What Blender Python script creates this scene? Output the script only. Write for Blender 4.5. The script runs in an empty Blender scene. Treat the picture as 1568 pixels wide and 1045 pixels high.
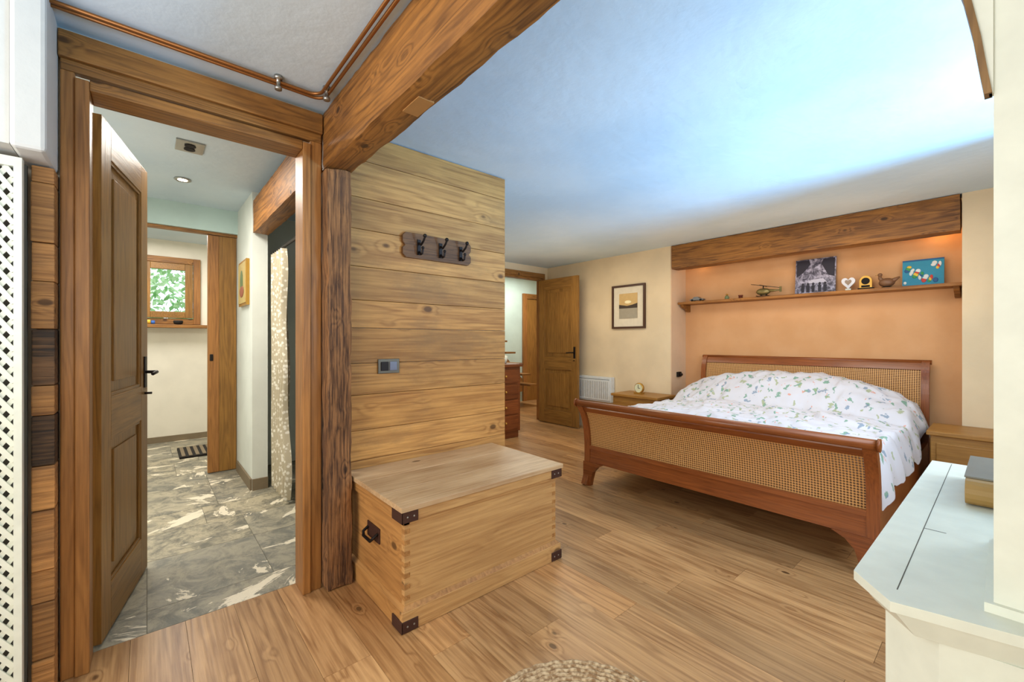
import bpy, bmesh, math, random
from mathutils import Vector, Matrix, noise, Euler
random.seed(7)
S=bpy.context.scene
try:
    S.view_settings.view_transform='Standard'
except Exception: pass

# ---------------- node helpers ----------------
def newmat(name):
    m=bpy.data.materials.new(name); m.use_nodes=True
    nt=m.node_tree; b=nt.nodes.get('Principled BSDF')
    return m,nt,b
def N(nt,t,**kw):
    n=nt.nodes.new(t)
    for k,v in kw.items():
        if k.startswith('i_'):
            n.inputs[k[2:].replace('_',' ')].default_value=v
        else: setattr(n,k,v)
    return n
def L(nt,a,b): nt.links.new(a,b)
def math_(nt,op,a,b=None,c=None,clamp=False):
    n=nt.nodes.new('ShaderNodeMath'); n.operation=op; n.use_clamp=clamp
    for i,v in enumerate((a,b,c)):
        if v is None: continue
        if isinstance(v,(int,float)): n.inputs[i].default_value=v
        else: nt.links.new(v,n.inputs[i])
    return n.outputs[0]
def mixc(nt,f,a,b,mode='MIX'):
    n=nt.nodes.new('ShaderNodeMix'); n.data_type='RGBA'; n.blend_type=mode
    for s,v in ((n.inputs[0],f),(n.inputs[6],a),(n.inputs[7],b)):
        if isinstance(v,(int,float)): s.default_value=v
        elif isinstance(v,(tuple,list)): s.default_value=(v[0],v[1],v[2],1)
        else: nt.links.new(v,s)
    return n.outputs[2]
def mapr(nt,v,a,b,c=0,d=1,smooth=True):
    n=nt.nodes.new('ShaderNodeMapRange'); n.interpolation_type='SMOOTHSTEP' if smooth else 'LINEAR'
    nt.links.new(v,n.inputs[0])
    for i,x in zip((1,2,3,4),(a,b,c,d)): n.inputs[i].default_value=x
    return n.outputs[0]
def srgb(r,g,b):
    f=lambda c:(c/255/12.92) if c/255<=.04045 else ((c/255+.055)/1.055)**2.4
    return (f(r),f(g),f(b))
def wood(name,light,dark,axis='x',scale=1.0,knots=True,rough=.5,var=.3,ring=.32,bump=.2,spec=.4,hue2=None,knotc=None,freq=34.0,streak=.38,blotch=.25,kr=1.0,ks=5.2,weather=None):
    m,nt,b=newmat(name)
    tc=N(nt,'ShaderNodeTexCoord'); geo=N(nt,'ShaderNodeNewGeometry')
    rnd=geo.outputs['Random Per Island']
    sc=N(nt,'ShaderNodeVectorMath',operation='SCALE'); sc.inputs[0].default_value=(31.7,17.3,23.9); L(nt,rnd,sc.inputs['Scale'])
    ad=N(nt,'ShaderNodeVectorMath',operation='ADD'); L(nt,tc.outputs['Object'],ad.inputs[0]); L(nt,sc.outputs[0],ad.inputs[1])
    def mp(k):
        n=N(nt,'ShaderNodeMapping'); s={'x':(k,1,1),'y':(1,k,1),'z':(1,1,k)}[axis]
        n.inputs['Scale'].default_value=s; L(nt,ad.outputs[0],n.inputs['Vector']); return n.outputs[0]
    n0=N(nt,'ShaderNodeTexNoise',i_Scale=8.5*scale,i_Detail=3.0,i_Roughness=.45,i_Distortion=.15); L(nt,mp(.07),n0.inputs['Vector'])
    v=n0.outputs[0]
    kn=None
    if knots:
        vo=N(nt,'ShaderNodeTexVoronoi',i_Scale=ks*scale); L(nt,mp(.6),vo.inputs['Vector'])
        infl=mapr(nt,vo.outputs['Distance'],.03*kr,.24*kr,.16,0)
        v=math_(nt,'ADD',v,infl)
        kn=mapr(nt,vo.outputs['Distance'],.05*kr,.09*kr,1,0)
    rg=math_(nt,'SINE',math_(nt,'MULTIPLY',v,freq*2))
    rg=mapr(nt,rg,-.9,1,0,1,False)
    rg=math_(nt,'POWER',rg,1.8)
    n1=N(nt,'ShaderNodeTexNoise',i_Scale=75*scale,i_Detail=6.0,i_Roughness=.65); L(nt,mp(.03),n1.inputs['Vector'])
    n2=N(nt,'ShaderNodeTexNoise',i_Scale=3*scale,i_Detail=5.0,i_Roughness=.6); L(nt,mp(.35),n2.inputs['Vector'])
    f=math_(nt,'MULTIPLY',rg,ring)
    f=math_(nt,'ADD',f,math_(nt,'MULTIPLY',mapr(nt,n1.outputs[0],.32,.68),streak))
    f=math_(nt,'ADD',f,math_(nt,'MULTIPLY',mapr(nt,n2.outputs[0],.35,.65),blotch),clamp=True)
    c=mixc(nt,f,light,dark)
    if hue2: 
        h=mapr(nt,math_(nt,'FRACT',math_(nt,'MULTIPLY',rnd,7.31)),.35,1,0,.85)
        c=mixc(nt,h,c,hue2,'MULTIPLY')
    if weather:
        n3=N(nt,'ShaderNodeTexNoise',i_Scale=2.3*scale,i_Detail=8.0,i_Roughness=.7); L(nt,mp(.4),n3.inputs['Vector'])
        c=mixc(nt,mapr(nt,n3.outputs[0],.48,.68,0,.65),c,weather)
    vv=math_(nt,'ADD',math_(nt,'MULTIPLY',rnd,var),1-var*.6)
    cv=N(nt,'ShaderNodeCombineColor'); 
    for i in range(3): L(nt,vv,cv.inputs[i])
    c=mixc(nt,1.0,c,cv.outputs[0],'MULTIPLY')
    if kn is not None:
        kc=knotc or tuple(x*.3 for x in dark)
        c=mixc(nt,math_(nt,'MULTIPLY',kn,.8),c,kc)
    L(nt,c,b.inputs['Base Color'])
    b.inputs['Roughness'].default_value=rough; b.inputs['Specular IOR Level'].default_value=spec
    bp=N(nt,'ShaderNodeBump',i_Strength=bump,i_Distance=.003); L(nt,math_(nt,'SUBTRACT',1.0,f),bp.inputs['Height']); L(nt,bp.outputs[0],b.inputs['Normal'])
    return m
def plaster(name,c,c2=None,rough=.85,bump=.25,sc=3):
    m,nt,b=newmat(name)
    tc=N(nt,'ShaderNodeTexCoord')
    n=N(nt,'ShaderNodeTexNoise',i_Scale=sc,i_Detail=5.0); L(nt,tc.outputs['Object'],n.inputs['Vector'])
    L(nt,mixc(nt,mapr(nt,n.outputs[0],.3,.7),c,c2 or tuple(x*.9 for x in c)),b.inputs['Base Color'])
    b.inputs['Roughness'].default_value=rough; b.inputs['Specular IOR Level'].default_value=.2
    n2=N(nt,'ShaderNodeTexNoise',i_Scale=14.0,i_Detail=6.0); L(nt,tc.outputs['Object'],n2.inputs['Vector'])
    bp=N(nt,'ShaderNodeBump',i_Strength=bump,i_Distance=.01); L(nt,n2.outputs[0],bp.inputs['Height']); L(nt,bp.outputs[0],b.inputs['Normal'])
    return m
def flat(name,c,rough=.6,metal=0,emit=0,spec=.5):
    m,nt,b=newmat(name)
    tc=N(nt,'ShaderNodeTexCoord')
    n=N(nt,'ShaderNodeTexNoise',i_Scale=25.0,i_Detail=3.0); L(nt,tc.outputs['Object'],n.inputs['Vector'])
    L(nt,mixc(nt,n.outputs[0],tuple(x*.88 for x in c),tuple(min(1,x*1.1) for x in c)),b.inputs['Base Color'])
    b.inputs['Roughness'].default_value=rough; b.inputs['Metallic'].default_value=metal
    b.inputs['Specular IOR Level'].default_value=spec
    if emit:
        b.inputs['Emission Color'].default_value=(*c,1); b.inputs['Emission Strength'].default_value=emit
    return m

# ---------------- mesh builder ----------------
class B:
    def __init__(s): s.bm=bmesh.new(); s.mats=[]
    def mi(s,m):
        if m not in s.mats: s.mats.append(m)
        return s.mats.index(m)
    def box(s,x0,x1,y0,y1,z0,z1,m,M=None):
        vs=[s.bm.verts.new(Vector(p)) for p in ((x0,y0,z0),(x1,y0,z0),(x1,y1,z0),(x0,y1,z0),(x0,y0,z1),(x1,y0,z1),(x1,y1,z1),(x0,y1,z1))]
        if M: 
            for v in vs: v.co=M@v.co
        k=s.mi(m)
        for f in ((0,3,2,1),(4,5,6,7),(0,1,5,4),(1,2,6,5),(2,3,7,6),(3,0,4,7)):
            s.bm.faces.new([vs[i] for i in f]).material_index=k
        return s
    def prism(s,pts,h0,h1,m,ax='z',M=None,top=None):
        def P(p,h):
            a,b_=p
            q={'z':(a,b_,h),'y':(a,h,b_),'x':(h,a,b_)}[ax]
            return Vector(q)
        A=[s.bm.verts.new(P(p,h0)) for p in pts]; C=[s.bm.verts.new(P(p,h1)) for p in (top or pts)]
        if M:
            for v in A+C: v.co=M@v.co
        k=s.mi(m); n=len(pts)
        fs=[s.bm.faces.new(A[::-1]),s.bm.faces.new(C)]
        for i in range(n): fs.append(s.bm.faces.new((A[i],A[(i+1)%n],C[(i+1)%n],C[i])))
        for f in fs: f.material_index=k
        return s
    def tube(s,pts,r,m,seg=10,smooth=True,caps=True):
        pts=[Vector(p) for p in pts]; k=s.mi(m); rings=[]
        rr=r if isinstance(r,(list,tuple)) else [r]*len(pts)
        up=None
        for i,p in enumerate(pts):
            t=(pts[min(i+1,len(pts)-1)]-pts[max(i-1,0)]).normalized()
            if up is None:
                up=Vector((0,0,1)) if abs(t.z)<.9 else Vector((1,0,0))
            a=t.cross(up).normalized(); b_=a.cross(t).normalized(); up=b_
            rings.append([s.bm.verts.new(p+a*math.cos(2*math.pi*j/seg)*rr[i]+b_*math.sin(2*math.pi*j/seg)*rr[i]) for j in range(seg)])
        for A,C in zip(rings,rings[1:]):
            for j in range(seg):
                f=s.bm.faces.new((A[j],A[(j+1)%seg],C[(j+1)%seg],C[j])); f.material_index=k; f.smooth=smooth
        if caps:
            s.bm.faces.new(rings[0][::-1]).material_index=k; s.bm.faces.new(rings[-1]).material_index=k
        return s
    def lathe(s,c,prof,m,seg=24,ax='z',M=None):
        k=s.mi(m); rings=[]
        for r,h in prof:
            ring=[]
            for j in range(seg):
                a=2*math.pi*j/seg; x,y=r*math.cos(a),r*math.sin(a)
                q={'z':(x,y,h),'y':(x,h,y),'x':(h,x,y)}[ax]
                v=Vector(q)
                if M: v=M@v
                ring.append(s.bm.verts.new(v+Vector(c)))
            rings.append(ring)
        for A,C in zip(rings,rings[1:]):
            for j in range(seg):
                f=s.bm.faces.new((A[j],A[(j+1)%seg],C[(j+1)%seg],C[j])); f.material_index=k; f.smooth=True
        s.bm.faces.new(rings[0][::-1]).material_index=k; s.bm.faces.new(rings[-1]).material_index=k
        return s
    def ell(s,c,r,m,M=None,seg=16):
        n=10
        prof=[(math.sin(math.pi*(i+.15)/(n+.3)),-math.cos(math.pi*(i+.15)/(n+.3))) for i in range(n+1)]
        k=s.mi(m); rings=[]
        for rr,h in prof:
            ring=[]
            for j in range(seg):
                a=2*math.pi*j/seg
                v=Vector((rr*math.cos(a)*r[0],rr*math.sin(a)*r[1],h*r[2]))
                if M: v=M@v
                ring.append(s.bm.verts.new(v+Vector(c)))
            rings.append(ring)
        for A,C in zip(rings,rings[1:]):
            for j in range(seg):
                f=s.bm.faces.new((A[j],A[(j+1)%seg],C[(j+1)%seg],C[j])); f.material_index=k; f.smooth=True
        s.bm.faces.new(rings[0][::-1]).material_index=k; s.bm.faces.new(rings[-1]).material_index=k
        return s
    def strip(s,x0,x1,prof,t,m):
        k=s.mi(m); L_=[];R_=[]
        n=len(prof)
        for i,(y,z) in enumerate(prof):
            a=Vector(prof[min(i+1,n-1)])-Vector(prof[max(i-1,0)]); a.normalize(); nn=Vector((-a.y,a.x))*t/2
            L_.append((y+nn.x,z+nn.y)); R_.append((y-nn.x,z-nn.y))
        g=[[s.bm.verts.new((x,p[0],p[1])) for p in LL] for x,LL in ((x0,L_),(x1,L_),(x1,R_),(x0,R_))]
        for a in range(4):
            A,C=g[a],g[(a+1)%4]
            for i in range(n-1):
                f=s.bm.faces.new((A[i],A[i+1],C[i+1],C[i])); f.material_index=k
        s.bm.faces.new([g[a][0] for a in range(4)]).material_index=k
        s.bm.faces.new([g[a][-1] for a in (3,2,1,0)]).material_index=k
        return s
    def done(s,name,bevel=0,loc=None,rot=None,seg=2):
        bmesh.ops.recalc_face_normals(s.bm,faces=s.bm.faces[:])
        me=bpy.data.meshes.new(name); s.bm.to_mesh(me); s.bm.free()
        for m in s.mats: me.materials.append(m)
        o=bpy.data.objects.new(name,me); S.collection.objects.link(o)
        if bevel:
            md=o.modifiers.new('bev','BEVEL'); md.width=bevel; md.segments=seg; md.limit_method='ANGLE'; md.angle_limit=math.radians(40)
        if loc: o.location=loc
        if rot: o.rotation_euler=rot
        return o
def rough_beam(name,x0,x1,y0,y1,z0,z1,m,amp=.004,step=.04):
    bm=bmesh.new()
    dims=(x1-x0,y1-y0,z1-z0)
    nx,ny,nz=[max(2,int(d/step)) for d in dims]
    vd={}
    def V(i,j,k):
        key=(i,j,k)
        if key not in vd:
            p=Vector((x0+dims[0]*i/nx,y0+dims[1]*j/ny,z0+dims[2]*k/nz))
            c=Vector(((x0+x1)/2,(y0+y1)/2,(z0+z1)/2))
            n=sum(1 for a,b in ((i,nx),(j,ny),(k,nz)) if a in (0,b))
            d=noise.noise_vector(p*9)*amp+noise.noise_vector(p*28)*amp*.5
            if n>=2:
                q=(c-p); q=Vector([q[a]/max(abs(q[a]),1e-6) if (i,j,k)[a] in (0,(nx,ny,nz)[a]) else 0 for a in range(3)])
                p=p+q*(.004+.004*abs(noise.noise(p*12)))
            vd[key]=bm.verts.new(p+d)
        return vd[key]
    for i in range(nx):
        for j in range(ny):
            for k in (0,nz): bm.faces.new((V(i,j,k),V(i+1,j,k),V(i+1,j+1,k),V(i,j+1,k)))
    for i in range(nx):
        for k in range(nz):
            for j in (0,ny): bm.faces.new((V(i,j,k),V(i+1,j,k),V(i+1,j,k+1),V(i,j,k+1)))
    for j in range(ny):
        for k in range(nz):
            for i in (0,nx): bm.faces.new((V(i,j,k),V(i,j+1,k),V(i,j+1,k+1),V(i,j,k+1)))
    bmesh.ops.recalc_face_normals(bm,faces=bm.faces[:])
    for f in bm.faces: f.smooth=True
    me=bpy.data.meshes.new(name); bm.to_mesh(me); bm.free(); me.materials.append(m)
    try: me.set_sharp_from_angle(angle=math.radians(50))
    except Exception: pass
    o=bpy.data.objects.new(name,me); S.collection.objects.link(o); return o

# ---------------- materials ----------------
M_floor=wood('floor_oak',srgb(200,156,106),srgb(130,88,50),'x',1.2,rough=.34,var=.36,ring=.34,bump=.1,spec=.5,freq=28,blotch=.3,hue2=(1,.92,.82),kr=1.0)
M_panel=wood('pine_panel',srgb(212,160,92),srgb(136,88,42),'y',1.1,rough=.6,var=.3,ring=.3,hue2=(.9,.84,.7),freq=26,kr=1.35,weather=srgb(138,104,64),bump=.35)
M_beam=wood('beam_wood_x',srgb(176,118,54),srgb(80,46,18),'x',1.2,rough=.55,var=.1,ring=.34,kr=1.3,blotch=.35,weather=srgb(96,60,30),bump=.4)
M_casz=wood('casing_wood_z',srgb(172,118,62),srgb(108,68,32),'z',1.4,knots=False,rough=.45,var=.15,ring=.25)
M_casy=wood('casing_wood_y',srgb(168,116,56),srgb(92,58,26),'y',1.3,rough=.5,var=.15,ring=.34,kr=1.3,weather=srgb(98,66,34),bump=.35)
M_doorz=wood('door_wood_z',srgb(164,118,56),srgb(98,66,28),'z',1.4,knots=False,rough=.42,var=.12,ring=.25)
M_doorx=wood('door_wood_x',srgb(164,118,56),srgb(98,66,28),'x',1.4,knots=False,rough=.42,var=.12,ring=.25)
M_post=wood('old_post_wood',srgb(172,122,76),srgb(66,42,26),'z',1.5,rough=.8,var=.1,ring=.25,streak=.6,blotch=.35,bump=1.0,kr=1.3,weather=srgb(70,52,44))
M_old=wood('old_plank_wood',srgb(206,150,88),srgb(110,72,40),'y',1.5,rough=.7,var=.5,ring=.22,streak=.5,bump=.5,kr=1.3,weather=srgb(120,92,64))
M_oldd=wood('charred_plank_wood',srgb(120,88,58),srgb(44,36,30),'y',1.5,rough=.7,var=.3,ring=.15,streak=.7,blotch=.5,bump=.5)
M_chest=wood('chest_pine_y',srgb(208,164,106),srgb(152,106,60),'y',1.1,rough=.55,var=.12,ring=.2,kr=1.3,ks=4.6,bump=.3)
M_chestx=wood('chest_pine_x',srgb(192,140,80),srgb(130,86,44),'x',1.1,rough=.55,var=.12,ring=.24,kr=1.3,bump=.3)
M_chestt=wood('chest_pine_worn_top',srgb(222,190,148),srgb(164,124,84),'y',1.1,rough=.42,var=.14,ring=.16,blotch=.5,kr=1.2,weather=srgb(190,158,120))
M_cherry=wood('cherry_x',srgb(154,86,40),srgb(90,42,16),'x',1.6,knots=False,rough=.3,var=.08,ring=.15,bump=.05)
M_cherryz=wood('cherry_z',srgb(154,86,40),srgb(90,42,16),'z',1.6,knots=False,rough=.3,var=.08,ring=.15,bump=.05)
M_night=wood('nightstand_oak',srgb(176,126,60),srgb(126,84,34),'x',1.4,knots=False,rough=.4,ring=.2)
M_dress=wood('dresser_wood',srgb(140,78,38),srgb(84,42,20),'y',1.2,knots=False,rough=.4,ring=.2)
M_wallc=plaster('plaster_cream',srgb(226,218,200))
M_wallr=plaster('plaster_cream_pale',srgb(228,206,170))
M_niche=plaster('plaster_peach',srgb(222,170,122),srgb(214,160,110))
M_nside=plaster('plaster_peach_pale',srgb(226,194,160))
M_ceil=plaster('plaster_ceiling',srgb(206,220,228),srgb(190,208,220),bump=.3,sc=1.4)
M_hall=plaster('plaster_hall',srgb(226,230,222))
M_hallb=plaster('plaster_bath',srgb(236,230,214),bump=.1)
M_teal=plaster('plaster_teal',srgb(196,218,214))
M_bulk=plaster('plaster_white',srgb(208,208,202))
M_white=flat('white_paint',srgb(218,222,208),rough=.45)
M_black=flat('black_iron',srgb(34,28,26),rough=.5,metal=.6)
M_iron=flat('rusty_iron',srgb(70,42,32),rough=.6,metal=.3)
M_dark=flat('dark_gap',srgb(24,18,14),rough=.9)
M_gap=flat('groove_grey',srgb(90,88,78),rough=.9)
M_steel=flat('steel',srgb(170,170,165),rough=.3,metal=.9)
M_copper=flat('copper',srgb(150,98,52),rough=.35,metal=.7)
M_brass=flat('brass',srgb(190,145,65),rough=.35,metal=.7)
M_radi=flat('radiator_white',srgb(220,222,220),rough=.4)
M_led=flat('lamp_glow',(1,.85,.6),emit=12)
M_stone=flat('skirting_stone',srgb(128,112,88),rough=.8)

def slate():
    m,nt,b=newmat('slate_tiles'); tc=N(nt,'ShaderNodeTexCoord'); geo=N(nt,'ShaderNodeNewGeometry'); rnd=geo.outputs['Random Per Island']
    sc=N(nt,'ShaderNodeVectorMath',operation='SCALE'); sc.inputs[0].default_value=(11.7,17.3,3.9); L(nt,rnd,sc.inputs['Scale'])
    ad=N(nt,'ShaderNodeVectorMath',operation='ADD'); L(nt,tc.outputs['Object'],ad.inputs[0]); L(nt,sc.outputs[0],ad.inputs[1])
    n=N(nt,'ShaderNodeTexNoise',i_Scale=7.0,i_Detail=12.0,i_Roughness=.78,i_Distortion=.6); L(nt,ad.outputs[0],n.inputs['Vector'])
    rt=N(nt,'ShaderNodeVectorRotate',rotation_type='Z_AXIS'); L(nt,ad.outputs[0],rt.inputs['Vector']); L(nt,math_(nt,'MULTIPLY',rnd,6.0),rt.inputs['Angle'])
    mp=N(nt,'ShaderNodeMapping'); mp.inputs['Scale'].default_value=(1,2.2,1); L(nt,rt.outputs[0],mp.inputs['Vector'])
    n2=N(nt,'ShaderNodeTexNoise',i_Scale=2.6,i_Detail=10.0,i_Roughness=.66,i_Distortion=.5); L(nt,mp.outputs[0],n2.inputs['Vector'])
    c=mixc(nt,mapr(nt,n.outputs[0],.38,.60),srgb(100,98,86),srgb(186,174,146))
    c=mixc(nt,mapr(nt,rnd,0,1,0,.5),c,srgb(126,126,118))
    c=mixc(nt,mapr(nt,n2.outputs[0],.575,.60,0,.92),c,srgb(240,228,202))
    L(nt,c,b.inputs['Base Color']); b.inputs['Roughness'].default_value=.42
    bp=N(nt,'ShaderNodeBump',i_Strength=.6,i_Distance=.012); L(nt,n.outputs[0],bp.inputs['Height']); L(nt,bp.outputs[0],b.inputs['Normal'])
    return m
M_slate=slate()
M_grout=flat('slate_grout',srgb(112,106,92),rough=.9)
def cane():
    m,nt,b=newmat('woven_cane'); tc=N(nt,'ShaderNodeTexCoord'); sp=N(nt,'ShaderNodeSeparateXYZ'); L(nt,tc.outputs['Object'],sp.inputs[0])
    k=math.pi/.0145
    a=math_(nt,'SINE',math_(nt,'MULTIPLY',sp.outputs[0],k)); c=math_(nt,'SINE',math_(nt,'MULTIPLY',sp.outputs[2],k))
    h=math_(nt,'MULTIPLY',math_(nt,'ABSOLUTE',a),math_(nt,'ABSOLUTE',c))
    hole=mapr(nt,h,.5,.66)
    col=mixc(nt,mapr(nt,h,.0,.45),srgb(222,172,108),srgb(174,122,64))
    col=mixc(nt,hole,col,srgb(112,68,34))
    L(nt,col,b.inputs['Base Color']); b.inputs['Roughness'].default_value=.5
    L(nt,math_(nt,'SUBTRACT',1.0,math_(nt,'MULTIPLY',hole,.6)),b.inputs['Alpha'])
    bp=N(nt,'ShaderNodeBump',i_Strength=.5,i_Distance=.003); L(nt,math_(nt,'SUBTRACT',1.0,h),bp.inputs['Height']); L(nt,bp.outputs[0],b.inputs['Normal'])
    return m
M_cane=cane()
def duvetm():
    m,nt,b=newmat('floral_duvet'); tc=N(nt,'ShaderNodeTexCoord')
    nz=N(nt,'ShaderNodeTexNoise',i_Scale=16.0,i_Detail=3.0); L(nt,tc.outputs['Object'],nz.inputs['Vector'])
    sub=N(nt,'ShaderNodeVectorMath',operation='SUBTRACT'); L(nt,nz.outputs['Color'],sub.inputs[0]); sub.inputs[1].default_value=(.5,.5,.5)
    sc=N(nt,'ShaderNodeVectorMath',operation='SCALE'); L(nt,sub.outputs[0],sc.inputs[0]); sc.inputs['Scale'].default_value=.13
    ad=N(nt,'ShaderNodeVectorMath',operation='ADD'); L(nt,tc.outputs['Object'],ad.inputs[0]); L(nt,sc.outputs[0],ad.inputs[1])
    c=srgb(208,206,212)
    for i,(s,th,col,off) in enumerate(((8,.24,srgb(100,150,122),0),(7,.20,srgb(122,142,162),3.3),(9,.23,srgb(158,168,124),6.1),(9,.14,srgb(214,144,118),9.7))):
        mp=N(nt,'ShaderNodeMapping'); mp.inputs['Location'].default_value=(off,off*1.3,0); mp.inputs['Scale'].default_value=(2.0,1,.8); mp.inputs['Rotation'].default_value=(0,0,i*.9+.3); L(nt,ad.outputs[0],mp.inputs['Vector'])
        vo=N(nt,'ShaderNodeTexVoronoi',i_Scale=float(s)); L(nt,mp.outputs[0],vo.inputs['Vector'])
        c=mixc(nt,mapr(nt,vo.outputs['Distance'],th*.8,th,.8,0),c,col)
    L(nt,c,b.inputs['Base Color']); b.inputs['Roughness'].default_value=.9; b.inputs['Specular IOR Level'].default_value=.1
    return m
M_duvet=duvetm()
def curtainm():
    m,nt,b=newmat('lace_curtain'); tc=N(nt,'ShaderNodeTexCoord')
    vo=N(nt,'ShaderNodeTexVoronoi',i_Scale=34.0); L(nt,tc.outputs['Object'],vo.inputs['Vector'])
    L(nt,mixc(nt,mapr(nt,vo.outputs['Distance'],.25,.5),srgb(232,226,210),srgb(186,174,148)),b.inputs['Base Color']); b.inputs['Roughness'].default_value=.9
    return m
def leafm():
    m,nt,b=newmat('foliage'); geo=N(nt,'ShaderNodeNewGeometry')
    L(nt,mixc(nt,geo.outputs['Random Per Island'],srgb(120,175,100),srgb(225,242,200)),b.inputs['Base Color']); b.inputs['Roughness'].default_value=.6
    return m
def bwphoto():
    m,nt,b=newmat('bw_print'); tc=N(nt,'ShaderNodeTexCoord')
    n=N(nt,'ShaderNodeTexNoise',i_Scale=22.0,i_Detail=8.0,i_Roughness=.7,i_Distortion=.5); L(nt,tc.outputs['Object'],n.inputs['Vector'])
    L(nt,mixc(nt,mapr(nt,n.outputs[0],.4,.65),srgb(60,56,72),srgb(190,185,205)),b.inputs['Base Color']); b.inputs['Roughness'].default_value=.4
    return m
def rugm():
    m,nt,b=newmat('braided_jute'); tc=N(nt,'ShaderNodeTexCoord')
    n=N(nt,'ShaderNodeTexNoise',i_Scale=60.0,i_Detail=4.0); L(nt,tc.outputs['Object'],n.inputs['Vector'])
    L(nt,mixc(nt,mapr(nt,n.outputs[0],.35,.65),srgb(206,180,142),srgb(144,110,74)),b.inputs['Base Color']); b.inputs['Roughness'].default_value=.95
    return m

# ---------------- room shell ----------------
H=2.32; HH=2.40
b=B()
y=-2.5; row=0
while y<6.6:
    y1=min(y+.175,6.6)
    if y<4.68: spans=[(-6.3,.5)] if y>1.87 else [(-2.29,.5)]
    elif y<5.03: spans=[(-6.3,-4.7),(-2.567,-.214)]
    else: spans=[(-6.3,-4.7)]
    for a,c in spans:
        x=a-((row*.57)%1.3)
        while x<c:
            xa,xb=max(x,a),min(x+1.3,c)
            if xb-xa>.01: b.box(xa+.0006,xb-.0006,y+.0006,y1-.0006,-.02,0,M_floor)
            x+=1.3
    y=y1; row+=1
b.box(-6.3,.5,1.87,6.6,-.1,-.021,M_dark); b.box(-2.29,.5,-2.5,1.87,-.1,-.021,M_dark)
b.done('floor')
b=B()
x=-6.55; i=0
ws=[.4,.55,.3,.5,.42,.6,.35]
while x<-2.291:
    x1=min(x+ws[i%7],-2.291); y=-1.0-(.3 if i%2 else 0)
    while y<1.8:
        st=random.choice((.4,.6,.5))
        ya,yb=max(y,-1.0),min(y+st,1.8)
        if yb-ya>.02: b.box(x+.0015,x1-.0015,ya+.0015,yb-.0015,-.02,0,M_slate)
        y+=st
    x=x1; i+=1
b.box(-6.55,-2.291,-1.0,1.8,-.1,-.003,M_grout)
b.done('floor_slate')

# ceilings
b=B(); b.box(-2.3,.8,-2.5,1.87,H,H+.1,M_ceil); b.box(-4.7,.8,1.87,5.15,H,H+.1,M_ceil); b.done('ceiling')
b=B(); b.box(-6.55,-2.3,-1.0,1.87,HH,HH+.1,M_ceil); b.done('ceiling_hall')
b=B(); b.box(-6.3,-4.7,3.0,6.6,2.5,2.6,M_ceil); b.done('ceiling_corridor')

# door wall (west)
b=B()
b.box(-2.29,-2.2,-.80,-.225,0,H,M_wallc)
b.box(-2.29,-2.2,-.225,.64,2.20,H,M_wallc)
b.box(-2.29,-2.2,-2.5,-.80,0,H,M_wallc)
b.done('wall_west')
b=B(); b.box(-2.39,-2.275,.775,1.87,0,H,M_hall); b.done('wall_panel_core')
b=B(); b.box(-4.7,-2.39,1.80,1.87,0,HH,M_hall); b.done('wall_partition')
b=B(); hs=[.19,.17,.2,.16,.19,.17,.19,.15,.18,.2,.17,.2,.15]; z=0.0
for h in hs:
    z1=min(z+h,H-.004)
    if z1-z>.02: b.box(-2.275,-2.25+random.uniform(-.001,.001),.772,1.872,z+.001,z1-.001,M_panel)
    z=z1
b.done('wall_panelling',bevel=.003)
# bedroom west wall
b=B(); b.box(-4.7,-4.6,1.87,3.72,0,H,M_wallr); b.box(-4.7,-4.6,3.72,4.56,2.16,H,M_wallr); b.box(-4.7,-4.6,4.56,4.68,0,H,M_wallr); b.done('wall_bedroom_west')
b=B()
b.box(-4.7,-2.575,4.68,5.15,0,H,M_wallr); b.box(-2.575,-2.567,4.684,5.03,0,H,M_nside)
b.box(-.214,.5,4.68,5.15,0,H,M_wallr)
b.done('wall_north')
b=B(); b.box(-2.567,-.214,5.03,5.15,0,H,M_niche); b.done('wall_niche_back')
b=B()
b.box(.5,.8,-2.5,1.5,0,H,M_wallc); b.box(.5,.8,3.4,5.15,0,H,M_wallc); b.box(.5,.8,1.5,3.4,0,.95,M_wallc); b.box(.5,.8,1.5,3.4,2.22,H,M_wallc)
b.done('wall_east')
b=B(); b.box(-2.3,.8,-2.6,-2.5,0,H,M_wallc); b.done('wall_south')
b=B()
for yy in (1.5,3.34): b.box(.72,.78,yy,yy+.06,.95,2.22,M_casz)
b.box(.72,.78,1.56,3.34,.95,1.01,M_casy); b.box(.72,.78,1.56,3.34,2.16,2.22,M_casy)
b.done('window_1',bevel=.004)

# hall shell
b=B(); b.box(-6.55,-2.29,-1.1,-1.0,0,HH,M_hall); b.done('wall_hall_south')
b=B(); b.box(-4.77,-4.65,-1.0,-.45,0,HH,M_hall); b.box(-4.77,-4.65,-.45,.64,2.19,HH,M_teal); b.box(-4.77,-4.65,.64,1.8,0,HH,M_hall); b.done('wall_bath_partition')
b=B(); b.box(-4.74,-4.68,-.45,.64,2.165,2.189,M_casy); b.done('trim_pocket_track')
b=B(); b.box(-4.65,-3.94,.64,.75,0,HH,M_hall); b.done('wall_hall_north')
b=B()
b.box(-6.65,-6.5,-1.0,-.12,0,HH,M_hallb); b.box(-6.65,-6.5,.50,1.8,0,HH,M_hallb); b.box(-6.65,-6.5,-.12,.50,0,1.40,M_hallb); b.box(-6.65,-6.5,-.12,.50,2.2,HH,M_hallb)
b.done('wall_bath_west')
b=B(); b.box(-6.55,-4.77,1.2,1.3,0,HH,M_hallb); b.done('wall_bath_north')
b=B(); b.box(-4.64,-3.945,.625,.639,0,.09,M_stone); b.box(-3.939,-3.925,.64,.75,0,.09,M_stone); b.done('baseboard_hall')
b=B(); b.box(-6.499,-6.485,-.99,1.19,0,.07,M_stone); b.done('baseboard_bath')
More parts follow.
